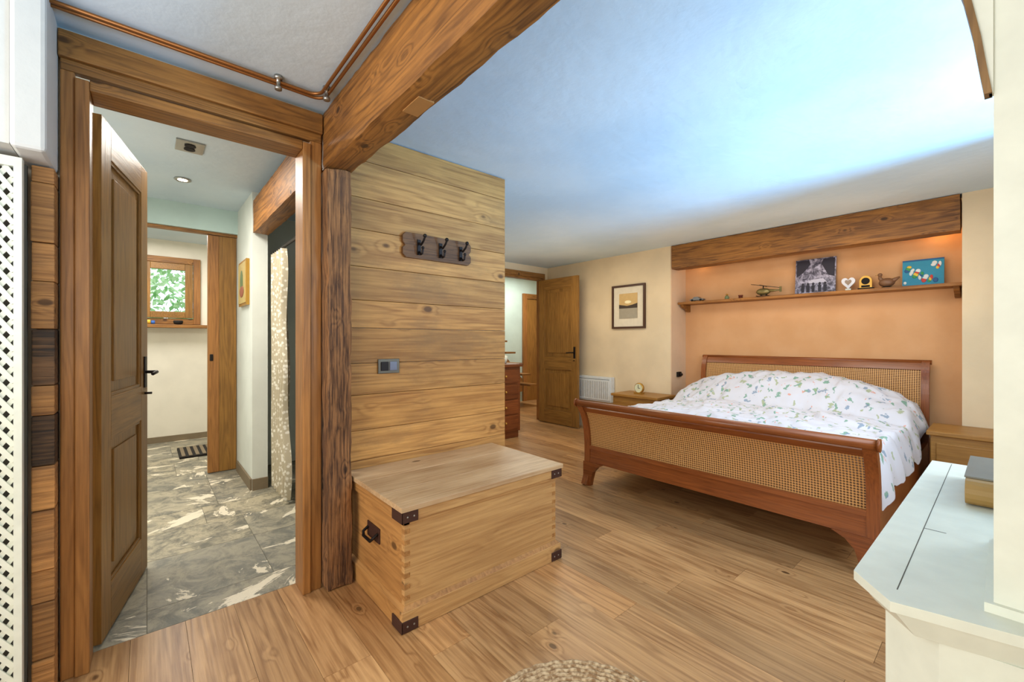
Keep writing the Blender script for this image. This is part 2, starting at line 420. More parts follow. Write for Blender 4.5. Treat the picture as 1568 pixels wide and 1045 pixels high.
b=B(); b.box(-5.95,-5.45,.25,.75,0.001,.02,M_dark)
for i in range(8): b.box(-5.93,-5.47,.27+i*.058,.30+i*.058,.02,.026,M_stone)
b.done('bath_mat')
# bath window
b=B()
b.box(-6.53,-6.47,-.12,-.05,1.40,2.2,M_casz); b.box(-6.53,-6.47,.43,.50,1.40,2.2,M_casz)
b.box(-6.53,-6.47,-.05,.43,1.40,1.47,M_casy); b.box(-6.53,-6.47,-.05,.43,2.13,2.2,M_casy)
b.box(-6.515,-6.455,-.045,.03,1.475,2.125,M_doorz); b.box(-6.515,-6.455,.35,.425,1.475,2.125,M_doorz)
b.box(-6.515,-6.455,.03,.35,1.475,1.55,M_doorx); b.box(-6.515,-6.455,.03,.35,2.05,2.125,M_doorx)
b.box(-6.455,-6.44,-.015,.0,1.78,1.86,M_brass)
b.done('window_2',bevel=.004)
b=B(); b.box(-6.499,-6.32,-.2,.58,1.355,1.392,M_casy); b.done('trim_window_sill',bevel=.004)
b=B(); b.lathe((-6.375,.28,1.393),[(.02,0),(.04,.01),(.048,.035),(.042,.05)],M_dark); b.done('soap_bowl')
b=B(); b.tube([(-6.38,-.03,1.42),(-6.38,.03,1.42)],.026,flat('yellow_cloth',srgb(220,180,60))); b.tube([(-6.38,.035,1.415),(-6.38,.07,1.415)],.022,flat('blue_cloth',srgb(50,100,180))); b.done('sponge_roll')
# foliage outside bath window
ml=leafm(); b=B(); k=b.mi(ml)
for i in range(6000):
    p=Vector((-8.3+random.uniform(-.6,.6),random.uniform(-1.6,2.0),random.uniform(.6,3.6)))
    a=Vector((random.uniform(-1,1),random.uniform(-1,1),random.uniform(-1,1))).normalized()*.06
    c=a.cross(Vector((random.random(),random.random(),random.random()))).normalized()*.03
    vs=[b.bm.verts.new(p+q) for q in (-a,c,a,-c)]
    f=b.bm.faces.new(vs); f.material_index=k
b.tube([(-8.6,1.5,-.1),(-8.6,1.4,3.4)],.06,M_post)
b.done('garden_shrub')
b=B(); b.box(-12,-6.7,-5,5,-.2,-.1,flat('grass',srgb(90,130,60),rough=.9)); b.done('ground_outside')

# corridor
b=B(); b.box(-6.4,-6.3,3.0,6.6,0,2.5,M_teal); b.done('wall_corridor_west')
b=B(); b.box(-6.3,-4.7,6.6,6.7,0,2.5,M_wallr); b.box(-6.3,-4.7,2.9,3.0,0,2.5,M_wallr); b.box(-4.7,-4.6,5.15,6.6,0,2.5,M_wallr); b.done('wall_corridor_ends')
b=B(); b.prism([(3.6,2.3),(3.9,2.3),(5.62,.45),(5.62,.2),(5.42,.2),(3.6,2.05)],-6.29,-6.22,M_casy,'x'); 
for i in range(6):
    b.box(-6.21,-5.6,4.3+i*.19,4.52+i*.19,1.38-i*.2,1.41-i*.2,M_casy)
b.done('stair_flight')
b=B(); b.box(-6.295,-6.25,5.68,5.78,0,2.15,M_casz); b.box(-6.295,-6.25,6.3,6.4,0,2.15,M_casz); b.box(-6.295,-6.25,5.78,6.3,2.05,2.15,M_casy); b.box(-6.29,-6.27,5.785,6.295,0,2.045,M_doorz); b.done('door_corridor',bevel=.004)
b=B(); b.box(-6.295,-6.27,4.95,5.2,1.75,2.2,M_black); b.box(-6.27,-6.265,4.97,5.18,1.77,2.18,M_white); b.done('corridor_picture')

# ---------------- timber ----------------
rough_beam('ceiling_beam',-2.20,.49,.65,.78,2.035,H-.001,M_beam,amp=.003)
b=B(); b.box(-1.42,-1.30,.70,.76,2.030,2.037,flat('beam_plug',srgb(160,112,58))); b.done('beam_inlay')
rough_beam('timber_post',-2.24,-2.10,.648,.770,0.001,2.034,M_post,amp=.007,step=.03)
rough_beam('niche_beam',-2.56,-.22,4.665,4.84,2.04,H-.001,M_beam,amp=.0025)

# door casing (hall door)
b=B()
b.box(-2.2,-2.165,-.232,-.195,0,2.16,M_casz); b.box(-2.29,-2.155,-.195,-.157,0,2.14,M_casz)
b.box(-2.2,-2.165,.592,.642,0,2.16,M_casz); b.box(-2.29,-2.155,.556,.592,0,2.14,M_casz)
b.box(-2.29,-2.155,-.157,.556,2.105,2.145,M_casy)
b.box(-2.2,-2.165,-.232,.642,2.16,2.20,M_casy)
b.box(-2.2,-2.150,-.236,.645,2.20,2.295,M_casy)
b.done('trim_hall_door',bevel=.004)
# far doorway casing
b=B()
b.box(-4.6,-4.575,3.66,3.76,0,2.15,M_casz); b.box(-4.7,-4.6,3.72,3.76,0,2.12,M_casz)
b.box(-4.6,-4.575,4.54,4.60,0,2.15,M_casz); b.box(-4.7,-4.6,4.54,4.56,0,2.12,M_casz)
b.box(-4.6,-4.575,3.66,4.60,2.15,2.22,M_casy); b.box(-4.7,-4.6,3.76,4.54,2.12,2.16,M_casy)
b.done('trim_bedroom_door',bevel=.003)

def door_leaf(name,w,h,loc,ang):
    b=B(); st=.11
    mz,mx=M_doorz,M_doorx
    b.box(0,st,-.02,.02,.01,h,mz); b.box(w-st,w,-.02,.02,.01,h,mz)
    b.box(st,w-st,-.02,.02,.01,.20,mx); b.box(st,w-st,-.02,.02,.80,.97,mx)
    b.box(st,w-st,-.02,.02,h-.14,h,mx)
    for z0,z1 in ((.20,.80),(.97,h-.14)):
        b.box(st+.001,w-st-.001,-.007,.007,z0,z1,mz)
        for sg in (-1,1):
            ya,yb=sorted((sg*.007,sg*.016))
            b.box(st+.002,st+.016,ya,yb,z0,z1,mz); b.box(w-st-.016,w-st-.002,ya,yb,z0,z1,mz)
            b.box(st+.016,w-st-.016,ya,yb,z0,z0+.014,mx); b.box(st+.016,w-st-.016,ya,yb,z1-.014,z1,mx)
        b.prism([(st+.06,z0+.06),(w-st-.06,z0+.06),(w-st-.06,z1-.06),(st+.06,z1-.06)],-.014,.014,mz,'y')
    for sgn in (1,-1):
        b.box(w-.07,w-.035,sgn*.02,sgn*.026,.96,1.12,M_black)
        b.tube([(w-.052,sgn*.02,1.04),(w-.052,sgn*.07,1.04),(w-.08,sgn*.075,1.04),(w-.16,sgn*.075,1.035)],.008,M_black)
        b.tube([(w-.052,sgn*.02,.93),(w-.052,sgn*.05,.93)],.006,M_black)
    return b.done(name,bevel=.004,loc=loc,rot=(0,0,ang))
door_leaf('door_1',.66,2.09,(-2.315,-.155,0),math.radians(180-12))
door_leaf('door_2',.75,2.10,(-4.555,4.47,0),0)
b=B()
b.box(-4.735,-4.69,.415,.50,0.005,2.16,M_casz); b.box(-4.735,-4.69,.50,.635,0.005,2.16,M_doorz); b.box(-4.689,-4.68,.43,.455,1.02,1.08,M_black)
b.done('door_3',bevel=.004)

rough_beam('hall_beam',-3.93,-2.30,.64,.76,2.06,2.33,M_beam,amp=.003)
b=B(); k=b.mi(curtainm()); nu,nv=60,30; g=[]
for j in range(nv+1):
    z=.03+(1.90-.03)*j/nv; row=[]
    for i in range(nu+1):
        t=i/nu; spread=.36+.14*(1-j/nv)+.03*math.sin(j*.5)
        row.append(b.bm.verts.new((-3.92+spread*t,.79+.03*math.sin(t*38+.3*math.sin(j*.3)),z)))
    g.append(row)
for j in range(nv):
    for i in range(nu):
        f=b.bm.faces.new((g[j][i],g[j][i+1],g[j+1][i+1],g[j+1][i])); f.material_index=k; f.smooth=True
b.done('hanging_curtain')
b=B(); b.tube([(-3.93,.80,1.93),(-2.40,.80,1.93)],.012,M_black); b.done('curtain_rod')
b=B(); mc=[flat('coat_grey',srgb(60,54,48),.9),flat('coat_brown',srgb(74,54,38),.9),flat('coat_dark',srgb(48,42,40),.9)]
for i in range(6):
    x=-3.3+i*.14
    b.prism([(x-.05,.4+.1*(i%3)),(x+.06,.4+.1*(i%3)),(x+.05,1.7),(x,1.86),(x-.045,1.7)],1.0,1.42,mc[i%3],'y')
b.done('hanging_coats',bevel=.02)
b=B(); b.box(-4.42,-4.05,.615,.639,1.50,1.88,M_brass); b.box(-4.40,-4.07,.610,.615,1.52,1.86,flat('icon_paint',srgb(190,164,96)))
b.ell((-4.24,.609,1.70),(.07,.003,.10),flat('icon_green',srgb(90,110,60))); b.ell((-4.23,.608,1.62),(.10,.003,.05),flat('icon_red',srgb(150,80,50)))
b.done('hall_picture')
def downlight(name,x,y,z):
    b=B(); b.lathe((x,y,z-.012),[(.05,.011),(.052,.004),(.045,0),(.034,.004)],M_steel); b.lathe((x,y,z-.009),[(.03,.002),(.03,0)],M_led); b.done(name)
for i,(x,y) in enumerate(((-3.97,.2),(-5.3,-.05))): downlight('ceiling_downlight',x,y,HH)
b=B(); b.box(-3.36,-3.18,.13,.27,HH-.010,HH-.001,M_steel); b.lathe((-3.30,.20,HH-.014),[(.025,.003),(.03,0)],M_dark); b.lathe((-3.24,.20,HH-.014),[(.025,.003),(.03,0)],M_dark); b.done('trim_light_plate',bevel=.002)

# ---------------- left: white block, lattice, old planks ----------------
b=B(); b.box(-2.199,-1.95,-.315,-.238,1.79,H-.001,M_bulk); b.done('wall_bulkhead',bevel=.012)
b=B(); b.box(-2.199,-1.97,-1.5,-.317,1.80,H-.001,M_bulk); b.done('wall_bulkhead_side')
b=B(); z=.0
for i,h in enumerate([.13,.19,.11,.2,.15,.17,.1,.19,.16,.13,.2,.06]):
    z1=min(z+h,1.785)
    if z1-z>.01: b.box(-2.198,-2.10+random.uniform(-.006,.006),-.292+random.uniform(0,.002),-.237,z+.001,z1-.001,M_oldd if i in (5,7) else M_old)
    z=z1
b.done('old_timber_cladding',bevel=.004)
b=B()
y0,y1=-.80,-.30; z0,z1=.02,1.78
b.box(-2.06,-2.03,y1-.018,y1,z0,z1,M_white); b.box(-2.06,-2.03,y0,y0+.03,z0,z1,M_white)
b.box(-2.06,-2.03,y0+.03,y1-.018,z1-.03,z1,M_white); b.box(-2.06,-2.03,y0+.03,y1-.018,z0,z0+.08,M_white)
b.box(-2.12,-2.10,y0,y1,z0,z1,M_gap)
p=.05
def slat(c,sg,xo):
    W=y1-.018-(y0+.03); zz0=z0+.08; zz1=z1-.03
    ya,yb=y0+.03,y1-.018
    za,zb=c,c+sg*1.55*W
    if max(za,zb)<zz0 or min(za,zb)>zz1: return
    out=[]
    for (z_,y_,zo,yo) in ((za,ya,zb,yb),(zb,yb,za,ya)):
        if z_<zz0: t=(zz0-z_)/(zo-z_); y_=y_+(yo-y_)*t; z_=zz0
        elif z_>zz1: t=(zz1-z_)/(zo-z_); y_=y_+(yo-y_)*t; z_=zz1
        out.append((y_,z_))
    A,C=out; d=Vector((C[0]-A[0],C[1]-A[1]))
    if d.length<.01: return
    n=Vector((-d.y,d.x)).normalized()*.0068
    b.prism([(A[0]+n.x,A[1]+n.y),(A[0]-n.x,A[1]-n.y),(C[0]-n.x,C[1]-n.y),(C[0]+n.x,C[1]+n.y)],xo,xo+.005,M_white,'x')
c=z0-1.2
while c<z1+1.2:
    slat(c,1,-2.05); slat(c,-1,-2.0445); c+=p
b.done('radiator_cover_lattice')

# ---------------- pipes ----------------
b=B()
for o,zz in ((0,H-.022),(.024,H-.022)):
    pts=[(-2.03+o,-1.6,zz),(-2.03+o,.56-o,zz)]
    for i in range(1,6):
        a=i/5*math.pi/2; pts.append((-2.03+o+.05*(1-math.cos(a)),.56-o+.05*math.sin(a),zz))
    pts.append((.45,.61-o,zz)); b.tube(pts,.007,M_copper)
for (x,y) in ((-2.0,.42),(-1.95,.60),(-1.2,.6)):
    b.lathe((x,y,H-.045),[(.016,.044),(.016,.03),(.008,.03),(.008,.0),(.014,-.002),(.014,-.014),(.004,-.016)],M_steel)
b.done('copper_pipes')

# ---------------- chest ----------------
b=B(); x0,x1,y0,y1=-2.235,-1.605,.79,1.73
b.box(x0+.02,x1-.018,y0+.018,y0+.043,.085,.44,M_chestx)
b.box(x0+.02,x1-.018,y1-.043,y1-.018,.085,.44,M_chestx)
b.box(x1-.043,x1-.0175,y0+.0175,y1-.0175,.085,.44,M_chest)
b.box(x0+.001,x0+.025,y0+.018,y1-.018,.085,.44,M_chest)
b.prism([(x0,y0),(x1,y0),(x1,y1),(x0,y1)],0.001,.085,M_chestx,'z')
b.prism([(y0-.002,.0015),(y1+.002,.0015),(y1+.002,.085),(y0-.002,.085)],x1-.02,x1+.003,M_chest,'x')
b.prism([(x0,y0),(x1,y0),(x1,y1),(x0,y1)],.085,.10,M_chestx,'z',top=[(x0,y0+.016),(x1-.016,y0+.016),(x1-.016,y1-.016),(x0,y1-.016)])
b.box(x1-.025,x1+.002,y0-.002,y1+.002,.455,.50,M_chest); b.box(x0,x1-.026,y0-.002,y0+.022,.455,.50,M_chestx); b.box(x0,x1-.026,y1-.022,y1+.002,.455,.50,M_chestx)
b.box(x0,x0+.024,y0+.023,y1-.023,.44,.50,M_chest)
w=(x1-x0+.014)/3
for i in range(3): b.box(x0+i*w,x0+(i+1)*w-.001,y0-.010,y1+.012,.500,.522,M_chestt)
b.box(x1-.05,x1-.012,y0+.012,y1-.012,.435,.456,M_chest); b.box(x0+.02,x1-.012,y0+.012,y0+.04,.435,.456,M_chestx)
for i in range(7):
    z=.12+i*.046
    b.box(x1-.044,x1-.0168,y0+.0168,y0+.045,z,z+.022,M_chestx)
    b.box(x1-.044,x1-.0168,y1-.045,y1-.0168,z,z+.022,M_chestx)
for (zz0,zz1) in ((.003,.05),(.452,.498)):
    for yy,sg in ((y0,1),(y1,-1)):
        b.box(x1-.0,x1+.0065,min(yy-sg*.006,yy+sg*.07),max(yy-sg*.006,yy+sg*.07),zz0,zz1,M_iron)
        b.box(x1-.085,x1+.0065,min(yy-sg*.007,yy),max(yy-sg*.007,yy),zz0,zz1,M_iron)
        for q in (.02,.05): b.lathe((x1+.0065,yy+sg*q,(zz0+zz1)/2),[(.005,0),(.003,.003)],M_steel,ax='x',seg=8)
b.box(-2.0,-1.86,y0+.012,y0+.018,.27,.34,M_iron)
b.tube([(-1.985,y0+.012,.315),(-1.985,y0-.012,.30),(-1.97,y0-.018,.285),(-1.89,y0-.018,.285),(-1.875,y0-.012,.30),(-1.875,y0+.012,.315)],.007,M_black)
b.done('blanket_chest',bevel=.003)

# ---------------- hook rack, switch ----------------
b=B(); mh=wood('rack_wood',srgb(120,84,50),srgb(66,42,24),'y',2,knots=False,rough=.6)
b.prism([(1.10,1.70),(1.12,1.68),(1.55,1.68),(1.57,1.70),(1.57,1.735),(1.555,1.75),(1.57,1.77),(1.57,1.805),(1.55,1.825),(1.12,1.825),(1.10,1.805),(1.10,1.77),(1.115,1.75),(1.10,1.735)],-2.248,-2.228,mh,'x')
for yy in (1.20,1.345,1.49):
    b.box(-2.228,-2.222,yy-.012,yy+.012,1.70,1.79,M_black)
    b.tube([(-2.222,yy,1.77),(-2.20,yy,1.755),(-2.17,yy,1.775),(-2.155,yy,1.795)],[.006,.006,.006,.006],M_black); b.ell((-2.155,yy,1.80),(.011,.011,.011),M_black)
    b.tube([(-2.222,yy,1.72),(-2.20,yy,1.70),(-2.185,yy,1.705),(-2.178,yy,1.73)],.006,M_black); b.ell((-2.178,yy,1.735),(.009,.009,.009),M_black)
b.done('coat_hook_rack',bevel=.002)
b=B(); mpl=flat('switch_plate_bronze',srgb(92,84,70),rough=.4,metal=.5)
b.box(-2.248,-2.240,.96,1.085,1.02,1.10,mpl); b.box(-2.240,-2.236,.975,1.02,1.035,1.085,M_black); b.box(-2.240,-2.236,1.026,1.07,1.035,1.085,flat('switch_grey',srgb(96,94,110),.3)); b.done('light_switch',bevel=.003)

# ---------------- bed ----------------
b=B()
XL,XR=-2.31,-.41
fp=[(2.77,.001),(2.80,.08),(2.815,.2),(2.815,.35),(2.80,.48),(2.77,.58),(2.725,.66),(2.70,.69)]
def sub(prof,n=4):
    out=[]
    for i in range(len(prof)-1):
        p0=prof[max(i-1,0)];p1=prof[i];p2=prof[i+1];p3=prof[min(i+2,len(prof)-1)]
        for j in range(n):
            t=j/n
            out.append(tuple(.5*((2*p1[k])+(-p0[k]+p2[k])*t+(2*p0[k]-5*p1[k]+4*p2[k]-p3[k])*t*t+(-p0[k]+3*p1[k]-3*p2[k]+p3[k])*t**3) for k in (0,1)))
    out.append(prof[-1]); return out
F=sub(fp)
for a,c in ((XL,XL+.055),(XR-.055,XR)): b.strip(a,c,F,.05,M_cherryz)
cut=lambda P,z0,z1:[p for p in P if z0<=p[1]<=z1]
b.strip(XL+.055,XR-.055,cut(F,.31,.655),.010,M_cane)
b.strip(XL+.055,XR-.055,[(2.81,.19),(2.815,.25),(2.815,.315)],.032,M_cherry)
b.strip(XL+.055,XR-.055,[(2.81,.30),(2.812,.33)],.042,M_cherry)
b.strip(XL+.055,XR-.055,cut(F,.62,.67),.03,M_cherry)
b.tube([(XL-.012,2.70,.69),(XR+.012,2.70,.69)],.027,M_cherry,seg=16)
for x in (XL-.014,XR+.004): b.lathe((x,2.70,.69),[(.033,0),(.033,.012)],M_cherry,ax='x')
for s_,xa in ((1,XL),(-1,XR)):
    b.prism([(xa+s_*.0,.195),(xa+s_*.20,.195),(xa+s_*.14,.165),(xa+s_*.10,.12),(xa+s_*.08,.05),(xa+s_*.07,.001),(xa+s_*.02,.001),(xa,.06)],2.775,2.815,M_cherry,'y')
hp=[(4.90,.001),(4.90,.3),(4.90,.6),(4.905,.8),(4.925,.93),(4.955,1.0),(4.97,1.02)]
Hh=sub(hp)
for a,c in ((XL,XL+.05),(XR-.05,XR)): b.strip(a,c,Hh,.045,M_cherryz)
b.strip(XL+.05,XR-.05,cut(Hh,.5,1.0),.010,M_cane)
b.strip(XL+.05,XR-.05,cut(Hh,.95,1.01),.026,M_cherry); b.strip(XL+.05,XR-.05,cut(Hh,.3,.6),.03,M_cherry)
b.tube([(XL-.01,4.968,1.02),(XR+.01,4.968,1.02)],.020,M_cherry,seg=14)
for a,c in ((XL+.005,XL+.035),(XR-.035,XR-.005)): b.box(a,c,2.83,4.88,.19,.36,M_cherry)
b.box(XL+.036,XR-.036,2.84,4.87,.22,.26,M_cherry)
b.box(XL+.06,XR-.06,2.86,4.86,.26,.50,flat('mattress_ticking',srgb(215,205,195),.9))
k=b.mi(M_duvet); nu,nv=120,110; g=[]
sm=lambda t:max(0,min(1,t))**2*(3-2*max(0,min(1,t)))
cx=(XL+XR)/2; hw=.905
for j in range(nv+1):
    v=j/nv; y=2.85+(4.86-2.85)*v; row=[]
    pil=sm((y-4.05)/.45)*(1-.5*sm((y-4.72)/.14))
    edge=.585+.10*pil; crown=.055+.15*pil
    for i in range(nu+1):
        s_=-1+2*i/nu; a=abs(s_)
        if a<.86:
            q=a/.86; x=cx+hw*q*math.copysign(1,s_); z=edge+crown*(1-q**2.6)
        else:
            q=(a-.86)/.14; drop=.24 if s_>0 else .20
            drop*= (1-.25*pil); x=cx+math.copysign(hw+.055*math.sin(q*math.pi*.5)+ .012*math.sin(y*17)*q,s_); z=edge-.01-drop*q-.015*math.sin(y*9+1)*q
        p=Vector((x,y,z))
        w1=noise.noise(Vector((x*3.2,y*3.2,1.7))); w2=noise.noise(Vector((x*8+w1*2,y*6,4.2))); w3=noise.noise(Vector((x*18,y*14+w2,8)))
        w4=1-abs(noise.noise(Vector((x*5+w2,y*4+w1*1.5,12))))*2
        p.z+=.028*w1+.018*w2+.009*w3+.024*w4
        p.z-=.03*math.exp(-((y-4.12)/.07)**2)*(1 if a<.86 else .3)
        row.append(b.bm.verts.new(p))
    g.append(row)
for j in range(nv):
    for i in range(nu):
        f=b.bm.faces.new((g[j][i],g[j][i+1],g[j+1][i+1],g[j+1][i])); f.material_index=k; f.smooth=True
b.bm.faces.new(g[0]).material_index=k
b.done('double_bed')

# ---------------- nightstands, clock, radiator, picture ----------------
def nightstand(name,x0,x1,y0,y1,h):
    b=B(); b.box(x0+.02,x1-.02,y0+.02,y1,.06,h-.03,M_night); b.box(x0,x1,y0,y1,h-.03,h,M_night)
    for a in (x0+.02,x1-.07):
        for c in (y0+.02,y1-.05): b.box(a,a+.05,c,c+.05,0.001,.06,M_night)
    n=2
    for i in range(n):
        z0=.09+i*(h-.15)/n; z1=z0+(h-.15)/n-.02
        b.box(x0+.05,x1-.05,y0+.008,y0+.02,z0,z1,M_night); b.ell(((x0+x1)/2,y0-.002,(z0+z1)/2),(.014,.014,.014),M_brass)
    return b.done(name,bevel=.005)
nightstand('nightstand',-3.12,-2.50,4.26,4.67,.57)
nightstand('nightstand',-.37,.12,4.22,4.67,.56)
b=B(); b.lathe((-2.84,4.42,.64),[(.055,.0),(.062,.01),(.062,.03),(.055,.04)],M_brass,ax='y'); b.lathe((-2.84,4.417,.64),[(.05,0),(.05,.004)],flat('clock_face',srgb(215,215,180)),ax='y')
b.box(-2.842,-2.838,4.413,4.417,.64,.68,M_black); b.box(-2.84,-2.815,4.413,4.417,.638,.642,M_black)
b.box(-2.89,-2.79,4.40,4.47,.571,.59,M_brass); b.done('table_clock')
b=B(); b.box(-3.92,-3.36,4.60,4.672,.39,.72,M_radi); b.box(-3.91,-3.37,4.59,4.60,.41,.68,M_radi)
b.box(-3.90,-3.38,4.585,4.59,.685,.69,M_dark)
for i in range(17): b.box(-3.90+i*.03,-3.894+i*.03,4.586,4.591,.43,.66,M_steel)
b.done('wall_radiator',bevel=.004)
b=B(); x0,x1,z0,z1=-3.39,-2.90,1.36,1.92; fr=flat('frame_dark',srgb(70,40,24),.4)
for q in ((x0,x0+.025,z0,z1),(x1-.025,x1,z0,z1),(x0+.025,x1-.025,z0,z0+.025),(x0+.025,x1-.025,z1-.025,z1)): b.box(q[0],q[1],4.652,4.679,q[2],q[3],fr)
b.box(x0+.02,x1-.02,4.668,4.678,z0+.02,z1-.02,flat('mat_board',srgb(222,210,186)))
xa,xb,za,zb=x0+.11,x1-.11,z0+.13,z1-.11
b.box(xa,xb,4.664,4.667,za,zb,flat('print_sky',srgb(205,170,110)))
b.box(xa,xb,4.662,4.6635,za,za+.13,flat('print_sea',srgb(160,150,130)))
b.prism([(xa,za+.13),(xb,za+.13),(xb,za+.19),(xb-.08,za+.17),(xa+.12,za+.16),(xa,za+.18)],4.6605,4.6618,flat('print_hill',srgb(60,46,36)),'y')
b.ell((xa+.13,4.6632,za+.21),(.05,.001,.02),flat('print_sun',srgb(255,235,190)))
b.done('framed_picture')
b=B(); b.box(-2.566,-2.54,4.80,4.88,.77,.83,M_black); b.lathe((-2.54,4.84,.80),[(.02,0),(.014,.03)],M_black,ax='x'); b.done('bedside_socket',bevel=.004)
b=B(); b.box(-4.50,-3.97,2.6,3.55,.08,.88,M_dress); b.box(-4.52,-3.94,2.58,3.57,.88,.915,M_dress); b.box(-4.49,-3.98,2.62,3.53,0.001,.08,M_dress)
for i in range(4):
    z=.11+i*.19; b.box(-3.97,-3.955,2.64,3.51,z,z+.17,M_dress); 
    for yy in (2.85,3.3): b.ell((-3.945,yy,z+.085),(.015,.015,.015),M_brass)
b.done('chest_of_drawers',bevel=.004)
b=B(); b.lathe((-4.15,3.42,.916),[(.04,0),(.055,.04),(.06,.09),(.035,.1)],M_white); b.done('ceramic_cup')
b=B(); b.box(-4.35,-4.05,3.0,3.3,.916,.96,M_white); b.box(-4.33,-4.07,3.02,3.28,.96,.99,M_steel); b.done('jewelry_box',bevel=.004)

# ---------------- shelf & decor ----------------
b=B(); b.box(-2.56,-.22,4.82,5.029,1.635,1.662,M_beam)
for xx in (-2.54,-.27): b.prism([(4.84,1.634),(5.028,1.634),(5.028,1.55),(4.98,1.555),(4.95,1.58),(4.90,1.59),(4.86,1.61)],xx,xx+.035,M_beam,'x')
b.done('wall_shelf',bevel=.003)
Z=1.663
def atu(u,y):
    du=(u-784)/650; c,s=.6521,.7581; return y/(c+du*s)*(-s+du*c)
m_red=flat('toy_silver',srgb(120,120,120),.3,.5)
x=atu(1068,4.9); b=B(); b.prism([(x-.08,Z+.012),(x+.08,Z+.012),(x+.08,Z+.03),(x+.04,Z+.035),(x+.02,Z+.055),(x-.03,Z+.055),(x-.05,Z+.035),(x-.08,Z+.03)],4.87,4.93,m_red,'y')
for a in (-.05,.05):
    for yy in (4.866,4.925): b.lathe((x+a,yy,Z+.015),[(.014,0),(.014,.009)],M_dark,ax='y',seg=12)
b.done('toy_car',bevel=.003)
x=atu(1112,4.9); b=B(); b.lathe((x,4.92,Z),[(.02,0),(.024,.02),(.02,.035),(.012,.045)],flat('figurine_green',srgb(120,130,90))); b.lathe((x+.0,4.92,Z+.045),[(.004,0),(.012,.006),(.012,.016),(.003,.022)],M_brass); b.done('figurine')
x=atu(1133,4.9); b=B(); b.lathe((x,4.92,Z),[(.02,0),(.02,.03),(.024,.032),(.024,.04)],flat('tin_red',srgb(120,60,40))); b.done('small_tin')
x=atu(1172,4.9); b=B(); mhc=flat('toy_brass_green',srgb(130,116,70),.3,.5)
b.ell((x-.02,4.90,Z+.055),(.07,.03,.036),mhc); b.tube([(x+.02,4.9,Z+.06),(x+.14,4.9,Z+.06)],[.018,.006],mhc); b.tube([(x-.02,4.9,Z+.085),(x-.02,4.9,Z+.115)],.005,M_black)
R_=Matrix.Translation((x-.02,4.9,Z+.116))@Matrix.Rotation(math.radians(12),4,'Y')
b.box(-.12,.15,-.007,.007,-.002,.003,M_black,R_); b.box(-.007,.007,-.09,.09,-.002,.003,M_black,R_)
b.box(x+.13,x+.15,4.897,4.903,Z+.04,Z+.095,mhc)
for yy in (4.878,4.922): b.tube([(x-.08,yy,Z+.012),(x-.06,yy,Z+.006),(x+.04,yy,Z+.006)],.005,M_black); b.tube([(x-.04,yy,Z+.006),(x-.04,4.9,Z+.04)],.004,M_black); b.tube([(x+.01,yy,Z+.006),(x+.01,4.9,Z+.04)],.004,M_black)
b.done('toy_helicopter')
def leaning(name,uL,uR,h,mbody,deco):
    b=B(); xa,xb=atu(uL,4.97),atu(uR,4.97); w=xb-xa
    b.box(0,w,0,.012,0,h,mbody); deco(b,w,h)
    return b.done(name,loc=(xa,4.955,Z+.001),rot=(math.radians(-6),0,0))
mwh=flat('print_white',srgb(200,198,214)); mbk=flat('print_black',srgb(44,40,52)); mgr=flat('print_grey',srgb(120,116,130))
def d1(b,w,h):
    b.prism([(0.01,h-.01),(.01,h*.5),(w*.2,h*.62),(w*.38,h*.85),(w*.34,h-.01)],-.0015,0,mbk,'y')
    b.prism([(w-.01,h-.01),(w-.01,h*.45),(w*.82,h*.5),(w*.64,h*.85),(w*.7,h-.01)],-.0015,0,mbk,'y')
    b.prism([(w*.3,h*.3),(w*.8,h*.3),(w*.7,h*.42),(w*.4,h*.4)],-.0015,0,mwh,'y')
    for i,xx in enumerate((.2,.33,.46,.62,.75)):
        b.prism([(w*xx-.012,h*.05),(w*xx+.012,h*.05),(w*xx+.014,h*.24),(w*xx-.014,h*.24)],-.003,-.0005,mbk,'y'); b.ell((w*xx,-.002,h*.28),(.011,.002,.014),mbk)
leaning('mountain_photograph',1218,1280,.35,bwphoto(),d1)
mte=flat('canvas_teal',srgb(40,140,170)); cols=[flat('dab_'+n,srgb(*c)) for n,c in (('red',(200,60,50)),('yellow',(230,190,60)),('white',(220,225,220)),('green',(60,150,80)),('navy',(30,90,140)))]
def d2(b,w,h):
    b.box(.0,w,-.003,0,h-.012,h,cols[4]); b.box(0,w,-.003,0,0,.012,cols[4])
    for i in range(26):
        xx=w*(.07+.86*((i*.371)%1)); zz=h*(.15+.7*((i*.613)%1)); b.ell((xx,-.002,zz),(.010+.006*(i%2),.003,.013+.004*(i%3)),cols[(2,2,0,1,3,4,2)[i%7]])
leaning('abstract_painting',1382,1446,.23,mte,d2)
x=atu(1299,4.9); b=B(); pts=[]
for i in range(28):
    t=2*math.pi*i/28; hx=16*math.sin(t)**3; hz=13*math.cos(t)-5*math.cos(2*t)-2*math.cos(3*t)-math.cos(4*t)
    pts.append((x+hx*.0032,Z+.075+hz*.0038))
pin=[((px-x)*.5+x,(pz-Z-.075)*.5+Z+.078) for px,pz in pts]
b.prism(pts,4.895,4.915,flat('white_ceramic',srgb(220,220,225),.3),'y'); b.prism(pin,4.893,4.8945,flat('heart_grey',srgb(150,130,110)),'y'); b.box(x-.02,x+.02,4.89,4.92,Z,Z+.02,M_white); b.done('heart_ornament',bevel=.003)
x=atu(1326,4.9); b=B(); b.box(x-.055,x+.055,4.875,4.925,Z,Z+.015,M_dark)
pts=[(x-.045,Z+.015)]+[(x-.045*math.cos(math.pi*i/14),Z+.075+.05*math.sin(math.pi*i/14)) for i in range(15)]+[(x+.045,Z+.015)]
b.prism(pts,4.885,4.915,M_brass,'y')
